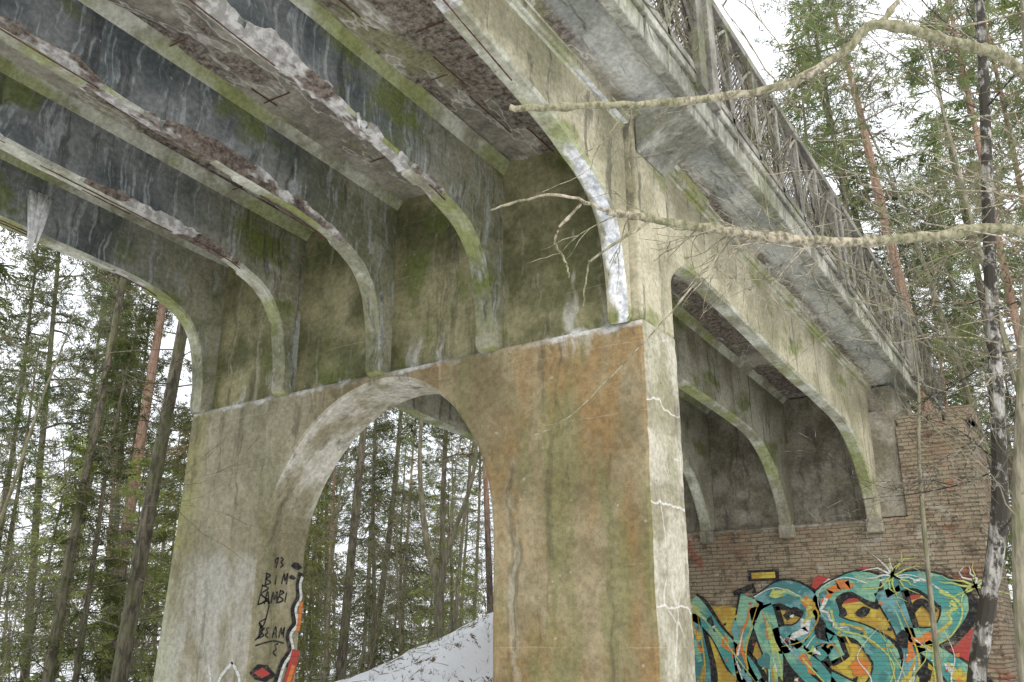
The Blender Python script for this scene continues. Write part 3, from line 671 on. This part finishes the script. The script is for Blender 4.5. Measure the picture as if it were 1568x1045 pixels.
for k in range(1300):
    x=r.uniform(-24,-11); y=r.uniform(14,26)
    if x>-12.8 and y>19: continue
    p=Vector((x,y,gz(x,y)-.02))
    if r.random()<.7:
        for b in range(5):
            d=Vector((r.gauss(0,.5),r.gauss(0,.5),1)).normalized(); L=r.uniform(.06,.22); gt.quad(tuple(p+Vector((-.005,0,0))),tuple(p+Vector((.005,0,0))),tuple(p+d*L+Vector((.003,0,0))),tuple(p+d*L),0)
    else:
        d=Vector((r.gauss(0,1),r.gauss(0,1),.15)).normalized(); gt.tube([tuple(p+Vector((0,0,.04))),tuple(p+d*.2+Vector((0,0,.05))),tuple(p+d*.45+Vector((0,0,.04)))],[.008,.007,.004],3)
gt.obj('dead_grass',[BO],recalc=False)
nt=MB(); t=4.6
def V(l): return [(a*t,b*t,c*t+EYE) for a,b,c in l]
B1=V([(-.003,1.0257,.6034),(-.051,.982,.631),(-.128,.921,.6536),(-.1668,.907,.624),(-.228,.880,.590),(-.3214,.8236,.5726),(-.413,.764,.567),(-.486,.7155,.5655)])
B2=V([(-.035,1.073,.4344),(-.1187,1.018,.4295),(-.1985,.967,.424),(-.27,.9164,.4295),(-.3257,.8753,.438),(-.375,.838,.448),(-.416,.807,.4565)])
B3=V([(-.416,.807,.4565),(-.461,.7696,.4735),(-.524,.733,.458)])
def addb(pts,ra,rb):
    pp=catmull(pts,8); n=len(pp); r=random.Random(len(nt.v)); pp=[(a+r.uniform(-.006,.006),b,c+r.uniform(-.006,.006)) for a,b,c in pp]
    nt.tube(pp,[(ra+(rb-ra)*k/(n-1))*(1+r.uniform(-.1,.1)+(.35 if k%9==4 else 0)) for k in range(n)],8); return pp
nt.tube(catmull([(.75,5.6,-.2),(.78,5.6,2),(.72,5.65,5),(.8,5.7,9)],6),list(np.linspace(.16,.07,19)),10)
b1=addb([(.75,5.6,3.6)]+B1,.030,.017); b2=addb([(.76,5.6,3.2)]+B2,.032,.020); addb(B3,.010,.005)
addb(V([(-.128,.921,.6536),(-.10,.93,.69),(-.09,.93,.74)]),.016,.012)
addb(V([(-.44,.788,.463),(-.468,.78,.43),(-.465,.7954,.4033),(-.463,.80,.385)]),.008,.005)
addb(V([(-.375,.838,.448),(-.43,.812,.41),(-.4454,.8115,.3964),(-.457,.8204,.355)]),.008,.004)
addb(V([(-.31,.885,.432),(-.322,.8888,.410),(-.398,.871,.327),(-.486,.8457,.2444),(-.530,.8267,.218)]),.006,.0025)
r=random.Random(5)
for pp,nb in ((b1,18),(b2,26)):
    for k in range(nb):
        q=along(pp,r.uniform(.1,.95)); grow(nt,q,Vector((-.4+r.gauss(0,.4),r.gauss(0,.5),r.gauss(-.1,.6))).normalized(),r.uniform(.15,.6),.0045,1,r,0,.8)
for k in range(18): grow(nt,Vector((.78,5.65,2.6+k*.4)),Vector((-1,r.gauss(0,.6),.4)).normalized(),1.9,.010,2,r,.1,.7)
nt.obj('bare_tree.004',[BL],smooth=True,recalc=False)
vine.obj('dry_vines',[BO],bridge,recalc=False)
# ------------------------------------------------------------------ camera, light, sky
cam=bpy.data.cameras.new('Camera'); co=bpy.data.objects.new('Camera',cam); sc.collection.objects.link(co); sc.camera=co
cam.sensor_width=36; cam.lens=31.5; cam.clip_end=2000; co.location=(0,0,EYE); co.rotation_euler=(math.radians(90+18.6),0,math.radians(34))
w=bpy.data.worlds.new('World'); sc.world=w; w.use_nodes=True; nt_=w.node_tree; bg=nt_.nodes['Background']
sky=nt_.nodes.new('ShaderNodeTexSky'); sky.sky_type='NISHITA'; sky.sun_disc=False
v=Vector((.62,-.5,.62)).normalized(); sky.sun_elevation=math.asin(v.z); sky.sun_rotation=math.atan2(v.x,v.y)
tc=nt_.nodes.new('ShaderNodeTexCoord'); no=nt_.nodes.new('ShaderNodeTexNoise'); no.inputs['Scale'].default_value=3; no.inputs['Detail'].default_value=4; nt_.links.new(tc.outputs['Generated'],no.inputs['Vector'])
m1=nt_.nodes.new('ShaderNodeMix'); m1.data_type='RGBA'; nt_.links.new(no.outputs[0],m1.inputs[0]); m1.inputs[6].default_value=(9.2,9.8,11,1); m1.inputs[7].default_value=(13.5,13.5,13.5,1)
m2=nt_.nodes.new('ShaderNodeMix'); m2.data_type='RGBA'; m2.inputs[0].default_value=.88; nt_.links.new(sky.outputs[0],m2.inputs[6]); nt_.links.new(m1.outputs[2],m2.inputs[7])
nt_.links.new(m2.outputs[2],bg.inputs[0]); bg.inputs[1].default_value=.15
sl=bpy.data.lights.new('sun','SUN'); sl.energy=1.5; sl.angle=math.radians(25); sl.color=(1,.95,.88); so=bpy.data.objects.new('sun',sl); sc.collection.objects.link(so); so.rotation_euler=v.to_track_quat('Z','Y').to_euler()
sc.view_settings.view_transform='Standard'; sc.view_settings.look='None'; sc.view_settings.exposure=0
